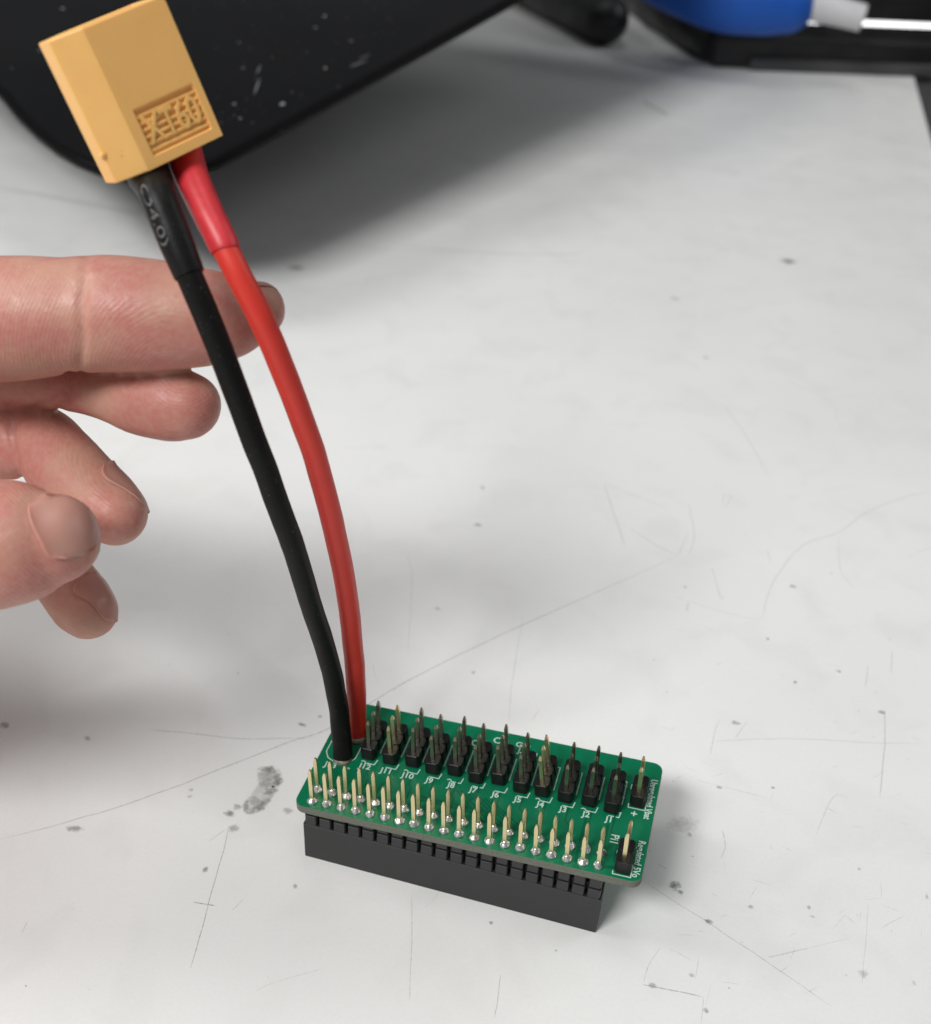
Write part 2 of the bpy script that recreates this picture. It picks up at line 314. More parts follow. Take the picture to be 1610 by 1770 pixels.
# ================================================================== BOARD
SX, SY, ZT = 0.0422, -0.0144, 13.243
brd = empty('distribution_board', (0, 0, 0))
tag(brd, 'green servo distribution circuit board on black socket with red and black cable to yellow connector', 'circuit board')
nx = Vector((1, 0, SX)).normalized(); nz_ = Vector((-SX, -SY, 1)).normalized(); ny = nz_.cross(nx).normalized()
MB = Matrix.Identity(4)
for i in range(3): MB[i][0] = nx[i]; MB[i][1] = ny[i]; MB[i][2] = nz_[i]
MB[2][3] = ZT * S
def bl(x, y, z=0): return Vector((x, y, z))
XL, XR, YF, YB, RC = -2.85, 55.2, -1.6, 24.35, 1.7
pts = []
for cx_, cy_, a0 in ((XR-RC, YB-RC, 0), (XL+RC, YB-RC, 90), (XL+RC, YF+RC, 180), (XR-RC, YF+RC, 270)):
    for k in range(7):
        a = math.radians(a0 + k*15); pts.append((cx_ + RC*math.cos(a), cy_ + RC*math.sin(a)))
bm = bmesh.new(); prism(bm, pts, -1.6, 0, 0, 1)
pcb = bevel(link('circuit_board_panel', mesh_bm('pcb', bm), brd, [M_mask, M_edge]), .09, 2, 60); pcb.matrix_local = MB
# copper traces just proud of the mask
bm = bmesh.new()
def ribbon(bm, P, wd, z0, z1, mi=0):
    n = len(P); A = []; Bq = []
    for i in range(n):
        p = Vector(P[i]); 
        d1 = (Vector(P[i]) - Vector(P[i-1])).normalized() if i else None
        d2 = (Vector(P[i+1]) - Vector(P[i])).normalized() if i < n-1 else None
        d = ((d1 or d2) + (d2 or d1)).normalized(); nn = Vector((-d.y, d.x)); s = wd/2/max(.4, nn.dot(Vector((-(d1 or d2).y, (d1 or d2).x))))
        A.append(p + nn*s); Bq.append(p - nn*s)
    for i in range(n-1):
        q = [bm.verts.new((v.x, v.y, z)) for z in (z0, z1) for v in (A[i], A[i+1], Bq[i+1], Bq[i])]
        for f in ((4,5,6,7),(0,3,2,1),(0,1,5,4),(1,2,6,5),(2,3,7,6),(3,0,4,7)): bm.faces.new([q[j] for j in f]).material_index = mi
def xj(k): return 5.654 + 3.8629 * k          # k = 0 (J12) .. 11 (J1)
tr = []
for k, gx in ((0,5.08),(1,7.62),(2,12.7),(3,17.78),(4,20.32),(5,22.86),(6,27.94),(7,33.02),(8,35.56),(9,40.64),(10,43.18),(11,48.26)):
    x0 = xj(k); y0 = 11.0; y1 = 8.2 - .35*((k*3) % 5); y2 = 4.0
    dx = gx + 1.27 - x0; yb = max(y2, y1 - abs(dx))
    tr.append([(x0 + .9, y0), (x0 + .9, y1), (x0 + .9 + math.copysign(min(abs(dx), y1-y2), dx), yb), (x0+.9 + math.copysign(min(abs(dx), y1-y2), dx), 1.2)])
for q in range(7): tr.append([(22 + q*1.1, 9.2 - q*.15), (28.5 + q*1.15, 3.6), (33 + q*1.1, 3.4 - q*.1)])
tr.append([(48.3, 8.6), (48.3, 3.5)]); tr.append([(44.6, 8.8), (44.6, -0.3)]); tr.append([(48.3, -.2), (52, 0.6)]); tr.append([(17, 5.2), (29, 4.9)]); tr.append([(16, 5.9), (30, 5.6)])
for i, t in enumerate(tr): ribbon(bm, t, .32 if i < 19 else .5, 0.006 + .0012*(i % 6), .03 + .002*(i % 6))
link('copper_traces', mesh_bm('traces', bm), pcb, [M_trace])['kind'] = 'stuff'
# silkscreen lines
silk = []
for k in range(12):
    x = xj(k); y = 12.44
    silk.append([(x - .2, y-1.95), (x + 1.55, y-1.95), (x + 1.75, y - .75)])
    silk.append([(x + 1.62, y + .9), (x + 1.62, y + 6.2)] if k < 8 or k == 9 or k == 10 else [(x + 1.62, y + .9), (x + 1.62, y + 6.2), (x + 1.0, y + 6.25)])
    if k in (0, 2, 4, 8, 10): silk.append([(x - .9, y-1.75), (x - .55, y-1.55), (x - .1, y-1.75)])
silk += [[(-1.2,16.6),(-1.9,14.1),(-1.9,11.2),(-1.1,9.9),(.2,9.3),(2.7,9.6),(3.55,11),(3.6,12.7),(3.6,17.3)],
         [(50.75,14.0),(50.85,13.15),(53.6,13.15),(53.6,14.8)], [(50.6,-.3),(50.65,-.95),(53.5,-.95),(53.5,1.6)], [(50.5, 2.9), (50.6, 3.8)],
         [(49.55,17.6),(49.95,17.6)],[(49.55,15.0),(49.95,15.0)],[(48.6,11.0),(49.2,11.5),(49.9,11.5)], [(50.6,17.2),(50.65,18.3)]]
bm = bmesh.new()
for i, t in enumerate(silk): ribbon(bm, t, .17, .002, .036 + .001*(i % 5))
link('silkscreen_outline', mesh_bm('silk', bm), pcb, [M_silk])['kind'] = 'stuff'
def text_mesh(s, size, ext, bold=0.0, align='CENTER'):
    cu = bpy.data.curves.new('lettering', 'FONT'); cu.body = s; cu.size = size; cu.extrude = ext; cu.offset = bold; cu.align_x = align; cu.align_y = 'CENTER'; cu.resolution_u = 3
    o = bpy.data.objects.new('tmp', cu); COL.objects.link(o)
    dg = bpy.context.evaluated_depsgraph_get(); me = bpy.data.meshes.new_from_object(o.evaluated_get(dg)); bpy.data.objects.remove(o); bpy.data.curves.remove(cu)
    return me
def silk_text(s, x, y, size, rot=0, sq=1.0):
    me = text_mesh(s, size, .02, .03); me.transform(Matrix.Diagonal((sq, 1, 1, 1))); me.transform(Matrix.Scale(S, 4)); me.materials.append(M_silk)
    o = link('silkscreen_text', me, pcb); o.location = Vector((x, y, .03)) * S; o.rotation_euler = (0, 0, math.radians(rot)); return o
for k in range(12): silk_text('J%d' % (12 - k), xj(k) + .15, 9.65, 1.65, 0, 1.0)
silk_text('J13', .0, 8.35, 1.7); silk_text('Unregulated Vbat', 54.15, 15.9, 1.62, -90, .78); silk_text('Regulated 5Vo', 54.15, 3.0, 1.62, -90, .78)
silk_text('Pi1', 49.75, 5.8, 1.9, -90, .9); silk_text('+', 52.0, 11.9, 2.1); silk_text('-', 3.2, 8.6, 1.6)
silk_text('C', 22.5, 20.2, 2.0); silk_text('C', 26.1, 21.9, 2.0); silk_text('Gar', 30.8, 22.0, 1.7); silk_text('J. von', 32.0, 20.6, 1.6)

# -- pins
def pin_mesh(h, below, name):
    bm = bmesh.new(); a = .31; v = []
    for z, s in ((-below, a), (h - .75, a), (h, a*.45)):
        v.append([bm.verts.new((x*s, y*s, z)) for x, y in ((-1,-1),(1,-1),(1,1),(-1,1))])
    for i in range(2):
        for k in range(4): bm.faces.new((v[i][k], v[i][(k+1) % 4], v[i+1][(k+1) % 4], v[i+1][k]))
    bm.faces.new(v[2]); bm.faces.new(v[0][::-1])
    return mesh_bm(name, bm)
# lower female socket, standing flat on the table
NC = 20
socket = bmesh.new()
box(socket, -1.35, 49.6, -1.27, 3.81, 0.02, 8.5)
sk = bevel(link('female_socket', mesh_bm('female_socket', socket), brd, [M_sock]), .06, 1)
# upper black strip: notched cells
strip = bmesh.new()
for i in range(NC):
    x = 2.54 * i; c = .42
    for y0, y1 in ((-1.27, 1.25), (1.29, 3.81)):
        q = [(x-.90, y0), (x+.90, y0), (x+1.10, y0+c), (x+1.10, y1-c), (x+.90, y1), (x-.90, y1), (x-1.10, y1-c), (x-1.10, y0+c)]
        prism(strip, q, 8.62, 10.72)
box(strip, -1.0, 49.2, .1, 2.4, 8.48, 10.6)
ps = bevel(link('pin_strip', mesh_bm('pin_strip', strip), brd, [M_sock]), .08, 1)
# wedge of spacer cells under the rising board
sp = bmesh.new()
for i in range(NC):
    x = 2.54 * i; ztop = ZT - 1.66 + SX * (x - 1.2) - .03
    q = [(x-.86, -1.2), (x+.86, -1.2), (x+1.02, -.8), (x+1.02, 3.3), (x+.86, 3.7), (x-.86, 3.7), (x-1.02, 3.3), (x-1.02, -.8)]
    prism(sp, q, 11.1, max(11.2, ztop))
spc = bevel(link('spacer_strip', mesh_bm('spacer_strip', sp), brd, [M_sock]), .08, 1)

pm_cache = {}
sj = []
for v in range(4):               # four solder cones, ragged
    bm = bmesh.new(); rings = []; R = (.88, .87, .78, .60, .44, .36); H = (0, .16, .36, .6, .82, 1.0)
    for j in range(6):
        ring = []
        for k in range(14):
            a = 2*math.pi*k/14; wob = 1 + .14 * noise.noise(Vector((math.cos(a)*1.3 + v*5, math.sin(a)*1.3, H[j]*1.2)))
            ring.append(bm.verts.new((R[j]*wob*math.cos(a), R[j]*wob*math.sin(a), H[j] * (.8 + .09*v))))
        rings.append(ring)
    for j in range(5):
        for k in range(14): bm.faces.new((rings[j][k], rings[j][(k+1) % 14], rings[j+1][(k+1) % 14], rings[j+1][k]))
    bm.faces.new(rings[5]); sj.append(mesh_bm('solder_joint', bm, True))
bm = bmesh.new(); prism(bm, [(1.0*math.cos(2*math.pi*k/24), 1.0*math.sin(2*math.pi*k/24)) for k in range(24)], .002, .016); ring_me = mesh_bm('mask_ring', bm)
for me in sj: me.materials.append(M_sold)
ring_me.materials.append(M_maskd)
MBi = MB.copy()
for r in range(2):
    for i in range(NC):
        x, y = 2.54*i, 2.54*r
        h = round((7.5 - .0767*i + random.uniform(-.12, .12)) * 10) / 10
        if h not in pm_cache: pm_cache[h] = pin_mesh(h, 1.5, 'pin'); pm_cache[h].materials.append(M_gold)
        p = link('pin', pm_cache[h], ps)
        lean = Matrix.Rotation(random.uniform(-.012, .012), 4, 'Y') @ Matrix.Rotation(random.uniform(-.012, .012), 4, 'X')
        p.matrix_local = MB @ Matrix.Translation(Vector((x, y, 0)) * S) @ lean
        s_ = link('solder_joint', sj[(i*7 + r*3 + i//3) % 4], pcb); s_.location = Vector((x, y, .01)) * S; s_.rotation_euler = (0, 0, random.uniform(0, 6)); s_.scale = (random.uniform(.92, 1.08), random.uniform(.92, 1.08), random.uniform(.8, 1.15))
        g_ = link('mask_ring', ring_me, pcb); g_.location = Vector((x, y, 0)) * S

# -- servo headers
def header_mesh(n):
    bm = bmesh.new(); c = .38
    for i in range(n):
        y = 2.54*i
        q = [(-1.27+c, y-1.26), (1.27-c, y-1.26), (1.27, y-1.26+c), (1.27, y+1.26-c), (1.27-c, y+1.26), (-1.27+c, y+1.26), (-1.27, y+1.26-c), (-1.27, y-1.26+c)]
        prism(bm, q, .12, 2.66)
        box(bm, -.9, .9, y-.28 if i else y-.9, y+.9, 0.02, 2.5)
    box(bm, -.85, .85, -.8, 2.54*(n-1)+.8, .1, 2.56)
    me = mesh_bm('header_%d' % n, bm); me.materials.append(M_plas); return me
h3, h2 = header_mesh(3), header_mesh(2)
jpin = pin_mesh(8.1, 0.05, 'header_pin'); jpin.materials.append(M_goldc)
jpin2 = pin_mesh(8.2, 0.05, 'header_pin'); jpin2.materials.append(M_gold)
#          dx    dy   lean x  lean y (radians)
adj = [(0,-.05,.012,-.02),(.1,-.05,-.03,.03),(.2,.4,-.01,-.03),(.1,-.15,-.03,.01),(0,.45,-.01,-.02),(0,-.1,-.025,.02),(0,.55,-.055,-.03),
       (.1,-.1,-.03,.02),(0,0,-.11,-.01),(0,-.1,.012,.03),(.1,.1,.03,0),(.1,-.3,.02,.02)]
def put_header(mesh, n, x, y, lx, ly, pin_me, name):
    hd = bevel(link(name, mesh, brd), .07, 1)
    T = MB @ Matrix.Translation(Vector((x, y, 0)) * S) @ Matrix.Rotation(lx, 4, 'Y') @ Matrix.Rotation(ly, 4, 'X')
    hd.matrix_local = T
    for i in range(n):
        p = link('pin', pin_me, hd); p.location = Vector((random.uniform(-.03, .03), 2.54*i, 0)) * S
        p.rotation_euler = (random.uniform(-.012, .012), random.uniform(-.012, .012), 0)
for k in range(12):
    dx, dy, lx, ly = adj[k]
    put_header(h3, 3, xj(k) + dx, 12.44 + dy, lx, ly, jpin2 if k in (1, 8) else jpin, 'three_pin_header')
put_header(h2, 2, 52.2, 14.6, 0.0, 0.0, jpin2, 'two_pin_header')
put_header(h2, 2, 52.05, .55, .02, 0, jpin2, 'two_pin_header')

# ================================================================== CABLE
def wire(name, pts, r, material, parent, n=8, seg=28):
    P = spline([(*at(px, py, d), rr) for px, py, d, rr in pts], n)
    P = [(x + .08*noise.noise(Vector((z*.16, 1, 1))), y + .07*noise.noise(Vector((z*.2, 5, 1))), z, rr * (1 + .02*noise.noise(Vector((z*.35, 9, 1))))) for x, y, z, rr in P]
    vs, fs, fr = tube(P, seg)
    o = link(name, mesh_raw(name, vs, fs, True), parent, [material])
    for p in o.data.polygons[-2:]: p.use_smooth = False
    return o, fr, P
R0 = 1.70
black_pts = [(592.5,1309,204.6,R0),(591.5,1285,204,R0),(587,1245,202.5,R0),(584,1218,200.5,R0),(573.9,1164,195.5,R0),(558.5,1109,190,R0),(535,1038,181,R0),(512.8,963,173,R0),(486.2,889,166.5,R0),
             (459,814,161.5,R0),(437.5,758,158,R0),(410,683,154.5,R0),(382,609,151.5,R0),(351.8,534,149,R0),(328,478,147.6,R0),(312,440,147,R0)]
bw, _, _ = wire('black_wire', black_pts, R0, M_blk, brd)
red_pts = [(617.5,1273,209.3,R0),(616.5,1245,208,R0),(616,1218,206,R0),(614,1164,201,R0),(609,1109,196,R0),(601.2,1038,188.5,R0),(588,963,181,R0),(571,889,174.5,R0),(551.4,814,169,R0),
           (533.4,758,165,R0),(506,683,160,R0),(476.6,609,155.5,R0),(460,571,153.5,R0),(443,534,151.8,R0),(412,475,150,R0),(388,428,149.5,R0)]
rw, _, _ = wire('red_wire', red_pts, R0, M_red, brd)
bs, bfr, bP = wire('heat_shrink', [(327.5,475,147.55,1.95),(324,467,147.5,2.0),(312,438,147.2,2.08),(294.5,394,147,2.2),(275,345,147.2,2.22),(266,322,149.2,2.42),(257,304,151.4,2.75),(250,288,153,2.7),(244,270,154.5,2.6)], 2, M_shk, bw, 10, 36)
rs, rfr, rP = wire('heat_shrink', [(389.8,433,149.6,1.88),(387,425,149.6,1.95),(376,402,149.8,1.98),(361,372,150.4,2.05),(343,333,151.6,2.12),(331,305,152.8,2.2),(324,285,153.8,2.3),(318,262,155,2.3),(312,245,156,2.3)], 2, M_rshk, rw, 10, 36)
# flux-stained solder where the conductors enter the board
for nm, (px, py, d), par in (('solder_fillet', (592.5, 1311, 204.8), bw), ('solder_fillet', (617.5, 1275, 209.5), rw)):
    c = on_table(px, py, ZT + .1); bm = bmesh.new()
    bmesh.ops.create_cone(bm, cap_ends=True, segments=24, radius1=1.75, radius2=1.15, depth=.8)
    o = link(nm, mesh_bm('solder_fillet', bm, True), par, [M_flux]); o.location = (c.x*S, c.y*S, (ZT + SX*c.x + SY*c.y + .38)*S)

# print on the black heat shrink, wrapped round the tube
def wrap_text(s, size, s0, s1, phi0, frames, radii, parent, up_sign=1):
    me = text_mesh(s, size, 0.0, .0, 'LEFT')
    xs = [v.co.x for v in me.vertices]; x0, x1 = min(xs), max(xs)
    acc = [0]
    for i in range(1, len(frames)): acc.append(acc[-1] + (frames[i][0] - frames[i-1][0]).length)
    for v in me.vertices:
        f = (v.co.x - x0) / (x1 - x0); d = s0 + (s1 - s0) * f; d = max(0, min(acc[-1] - .001, d))
        i = max(j for j in range(len(acc)-1) if acc[j] <= d); t = (d - acc[i]) / (acc[i+1] - acc[i])
        p = frames[i][0].lerp(frames[i+1][0], t); T = frames[i][1]; r = radii[i] * (1-t) + radii[i+1] * t + .03
        view = (CP - p); view = (view - T * view.dot(T)).normalized(); side = T.cross(view).normalized()
        ph = phi0 + up_sign * v.co.y / r
        v.co = (p + (view * math.cos(ph) + side * math.sin(ph)) * r) * S
    me.materials.append(M_print); return link('print', me, parent)
# the camera-facing side is only where the print happens to sit; it is fixed to the tube
wrap_text('Ø4.0)', 1.75, 11.2, 4.0, -.66, bfr, [p[3] for p in bP], bs, 1)

# ================================================================== CONNECTOR
c0 = at(256.8, 296.3, 146.6)                     # bottom-left corner of the broad face
vr = ray(270, 170).normalized(); nrm = -vr
right = (CR.transposed() @ Vector((0.928, -0.372, 0))); right = (right - vr*right.dot(vr)).normalized()
axis0 = nrm.cross(right).normalized()
A = (axis0 + nrm * .10 ).normalized(); right = A.cross(nrm).normalized() * 1.0
if right.dot(CR[0]) < 0: right = -right
nn = right.cross(A).normalized()
th = math.radians(23)
U = (right * math.cos(th) - nn * math.sin(th)).normalized(); Nn = U.cross(A).normalized()
MC = Matrix.Identity(4)
for i in range(3): MC[i][0] = U[i]; MC[i][1] = A[i]; MC[i][2] = Nn[i]; MC[i][3] = c0[i]*S
WB, LB, TH = 11.3, 17.6, 8.1
bm = bmesh.new()
rx0, rx1, ry0, ry1, rd = 1.5, 10.2, 1.35, 7.0, .50
prof = [(0, 0), (WB, 0), (WB, -TH), (0, -TH), (-3.7, -TH+2.4), (-3.7, -2.4)]
def V(x, y, z): return bm.verts.new((x, y, z))
bot = [V(x, 0, z) for x, z in prof]; topv = [V(x, LB, z) for x, z in prof]; n = len(prof)
bm.faces.new(bot)
for i in range(1, n): bm.faces.new((bot[i], bot[(i+1) % n], topv[(i+1) % n], topv[i]))
# broad face with the sunk label panel
r_ = [V(rx0, ry0, 0), V(rx1, ry0, 0), V(rx1, ry1, 0), V(rx0, ry1, 0)]; s_ = [V(rx0, ry0, -rd), V(rx1, ry0, -rd), V(rx1, ry1, -rd), V(rx0, ry1, -rd)]
o_ = [bot[0], bot[1], topv[1], topv[0]]
for i in range(4):
    j = (i+1) % 4; bm.faces.new((o_[i], o_[j], r_[j], r_[i])); bm.faces.new((r_[i], r_[j], s_[j], s_[i]))
bm.faces.new(s_)
# open mouth at the top: rim, inner walls, floor
ctr = (WB/2 - 1.85, -TH/2)
inn = [(x + (1.1 if x < ctr[0] else -1.1), z + (1.0 if z < ctr[1] else -1.0)) for x, z in prof]
iv = [V(x, LB, z) for x, z in inn]; lv = [V(x, LB-13, z) for x, z in inn]
for i in range(n):
    j = (i+1) % n; bm.faces.new((topv[i], topv[j], iv[j], iv[i])); bm.faces.new((iv[i], iv[j], lv[j], lv[i]))
bm.faces.new(lv)
conn = bevel(link('connector', mesh_bm('connector', bm), brd, [M_yel]), .22, 3, 30); conn.matrix_local = MC
conn['label'] = 'yellow two-pole battery connector housing'
bm = bmesh.new()
for k in range(6):
    y = ry0 + .42 + k * .84
    box(bm, rx0 + .02, rx1 - .02, y, y + .36, -rd - .01, -rd + .27)
ribs = bevel(link('label_ribs', mesh_bm('ribs', bm), conn, [M_yel]), .08, 2)
me = text_mesh('XT60', 4.3, .20, .05); me.transform(Matrix.Diagonal((.80, 1.12, 1, 1)))
me.transform(Matrix.Translation(((rx0+rx1)/2, (ry0+ry1)/2 - .05, -rd + .22))); me.transform(Matrix.Scale(S, 4)); me.materials.append(M_yel)
link('raised_lettering', me, conn)
bm = bmesh.new(); box(bm, -4.0, -3.3, 3.4, 3.9, -3.0, -2.0); nub = bevel(link('moulded_nub', mesh_bm('nub', bm), conn, [M_yel]), .12, 2)

# ================================================================== HAND
def limb(pts, seg=28, n=7, flat=1.0):
    """pts (px, py, depth, radius px) -> closed tube with rounded ends, as mesh data"""
    P = spline([(*at(px, py, d), r * d / FPX) for px, py, d, r in pts], n)
    def cap(p, q, sgn):      # half-sphere rings past the end p (coming from q)
        v = (Vector(p[:3]) - Vector(q[:3])).normalized(); out = []
        for k in range(1, 8):
            a = k / 8 * math.pi / 2; out.append((*(Vector(p[:3]) + v * p[3] * math.sin(a)), p[3] * math.cos(a)))
        return out
    P = cap(P[0], P[1], 1)[::-1] + P + cap(P[-1], P[-2], 1)
    return tube(P, seg)[:2]
limbs = [
 # index finger, straight out to the right behind the wires
 [(-420,600,176,125),(-300,585,172,112),(-180,568,169,104),(-60,556,166,108),(40,550,164.5,107),(110,546,164,101),(150,544,164,100),(200,543,163.5,101),(270,545,163,96),(340,548,162.6,87),(395,547,162.5,76),(432,540,162.5,60),(444,536,162.5,50)],
 # middle finger, curled
 [(-420,720,184,120),(-250,690,184,100),(-90,650,182,88),(20,640,180,70),(110,655,177,55),(180,672,174,53),(240,690,171.5,62),(300,698,169.5,66),(322,701,168.6,60)],
 # ring finger
 [(-420,840,190,115),(-250,790,190,92),(-110,765,188,78),(-20,760,186,72),(60,765,183,68),(105,800,180,66),(150,845,177,64),(185,878,175,62),(200,889,174,56)],
 # little finger
 [(-400,950,196,100),(-250,900,197,82),(-110,880,196,66),(0,890,194,60),(60,935,191,57),(105,995,187,54),(140,1043,184,55),(152,1056,183,51)],
 # thumb, in front of the others
 [(-640,1120,178,170),(-470,1060,170,140),(-300,1005,164,122),(-180,975,160,112),(-90,955,158,112),(-20,942,157,115),(30,938,156.5,109),(70,934,156.3,96),(92,931,156.2,80)],
 # palm and heel of the hand
 [(-560,640,190,150),(-440,700,190,150),(-430,820,193,150),(-420,930,196,120)],
 [(-820,800,198,190),(-620,760,196,200),(-470,740,192,170)],
 [(-820,920,196,190),(-620,900,196,190),(-440,880,194,150)],
 [(-860,1010,190,170),(-700,1040,184,170),(-560,1000,182,150)],
 # wrist and forearm
 [(-900,900,198,190),(-1150,980,202,190),(-1500,1080,206,215),(-1900,1180,210,250)],
]
vs_all, fs_all = [], []
for li in limbs:
    v, f = limb(li); o0 = len(vs_all); vs_all += v; fs_all += [tuple(i + o0 for i in q) for q in f]
hm = mesh_raw('hand', vs_all, fs_all)
hand = link('hand', hm)
tag(hand, 'bare hand with curled fingers steadying the cable, thumb nail towards the camera', 'hand')
md = hand.modifiers.new('r', 'REMESH'); md.mode = 'VOXEL'; md.voxel_size = .62 * S
md = hand.modifiers.new('s', 'SMOOTH'); md.factor = .6; md.iterations = 9
dg = bpy.context.evaluated_depsgraph_get(); nm = bpy.data.meshes.new_from_object(hand.evaluated_get(dg)); hand.modifiers.clear(); hand.data = nm
for p in nm.polygons: p.use_smooth = True
# joint creases and pad fullness, shaped as dents across the fingers
creases = [  # (px,py,depth of the front surface, direction px, half length mm, width mm, depth mm)
 (140,543,156,(-.06,1),9,.55,.55),(-60,556,157,(.03,1),9,.6,.5),(22,770,178,(.12,1),6,.8,.9),(118,655,172,(-.3,1),5,.7,.6),(60,700,178,(.6,-.5),5,.7,.4)]
cr = []
for px, py, d, dr, hl, wd, dp in creases:
    c = at(px, py, d); t = (CR.transposed() @ Vector((dr[0], dr[1], 0))).normalized(); s = vr.cross(t).normalized(); cr.append((c, t, s, hl, wd, dp))
vn = [v.normal.copy() for v in nm.vertices]
for v in nm.vertices:
    p = v.co / S; off = .10 * noise.noise(p * .22) + .035 * noise.noise(p * .9)
    for c, t, s, hl, wd, dp in cr:
        q = p - c; a = q.dot(t)
        if abs(a) < hl * 1.5:
            b_ = q.dot(s) + .35 * noise.noise(p * .35); view = abs(q.dot(vr))
            if view < 9: off -= dp * math.exp(-(b_/wd)**2) * math.exp(-(a/hl)**4)
    v.co += vn[v.index] * off * S
nm.update()
def skin_material():
    M = mat('skin', (0.60, 0.335, 0.255), 0.46, spec=.4, sss=(.35, (1.0, .35, .2), 2.2))
    nt = M.node_tree; N = nt.nodes; L = nt.links; b = N['Principled BSDF']; mp = [n for n in N if n.type == 'MAPPING'][0]
    def nz(sc, det, lo, hi, a0, a1):
        n = N.new('ShaderNodeTexNoise'); n.inputs['Scale'].default_value = sc; n.inputs['Detail'].default_value = det
        L.new(mp.outputs[0], n.inputs['Vector']); r = N.new('ShaderNodeMapRange'); r.inputs[1].default_value = lo; r.inputs[2].default_value = hi; r.inputs[3].default_value = a0; r.inputs[4].default_value = a1
        L.new(n.outputs[0], r.inputs[0]); return r.outputs[0]
    x = N.new('ShaderNodeMix'); x.data_type = 'RGBA'; L.new(nz(.11, 4, .40, .60, 0, 1), x.inputs[0]); x.inputs[6].default_value = (0.53, 0.278, 0.208, 1); x.inputs[7].default_value = (0.51, 0.200, 0.165, 1)
    y = N.new('ShaderNodeMix'); y.data_type = 'RGBA'; L.new(nz(1.1, 5, .4, .75, 0, .5), y.inputs[0]); L.new(x.outputs[2], y.inputs[6]); y.inputs[7].default_value = (0.56, 0.33, 0.255, 1)
    L.new(y.outputs[2], b.inputs['Base Color']); L.new(nz(.5, 3, .3, .7, .38, .55), b.inputs['Roughness'])
    # fingerprint ridges: warped fine bands, plus pores
    wv = N.new('ShaderNodeTexWave'); wv.wave_type = 'RINGS'; wv.rings_direction = 'SPHERICAL'; wv.inputs['Scale'].default_value = .62; wv.inputs['Distortion'].default_value = 5; wv.inputs['Detail'].default_value = 2; wv.inputs['Detail Scale'].default_value = .35
    mp2 = N.new('ShaderNodeMapping'); mp2.inputs['Location'].default_value = (20, -8, -88); L.new(mp.outputs[0], mp2.inputs[0]); L.new(mp2.outputs[0], wv.inputs['Vector'])
    nn2 = N.new('ShaderNodeTexNoise'); nn2.inputs['Scale'].default_value = 1.6; nn2.inputs['Detail'].default_value = 4; L.new(mp.outputs[0], nn2.inputs['Vector'])
    b1 = N.new('ShaderNodeBump'); b1.inputs['Strength'].default_value = .22; b1.inputs['Distance'].default_value = .07*S; L.new(wv.outputs[1], b1.inputs['Height'])
    b2 = N.new('ShaderNodeBump'); b2.inputs['Strength'].default_value = .6; b2.inputs['Distance'].default_value = .12*S; L.new(nn2.outputs[0], b2.inputs['Height']); L.new(b1.outputs[0], b2.inputs['Normal'])
    vo = N.new('ShaderNodeTexVoronoi'); vo.feature = 'DISTANCE_TO_EDGE'; vo.inputs['Scale'].default_value = 1.5; mp3 = N.new('ShaderNodeMapping'); mp3.inputs['Scale'].default_value = (1, .45, 1.6)
    L.new(mp.outputs[0], mp3.inputs[0]); L.new(mp3.outputs[0], vo.inputs['Vector'])
    b3 = N.new('ShaderNodeBump'); b3.inputs['Strength'].default_value = .24; b3.inputs['Distance'].default_value = .05*S; L.new(vo.outputs[0], b3.inputs['Height']); L.new(b2.outputs[0], b3.inputs['Normal'])
    L.new(b3.outputs[0], b.inputs['Normal'])
    return M
M_skin = skin_material(); nm.materials.clear(); nm.materials.append(M_skin)
M_nail = mat('finger_nail', (0.54, 0.265, 0.215), 0.38, spec=.35, sss=(.3, (1, .4, .25), 1.2), var=(.25, .6, (0.56, 0.30, 0.24)), bump=(.9, .15, .04))
M_naile = mat('nail_free_edge', (0.54, 0.36, 0.28), 0.45)
bvh = BVHTree.FromPolygons([v.co / S for v in nm.vertices], [tuple(p.vertices) for p in nm.polygons])
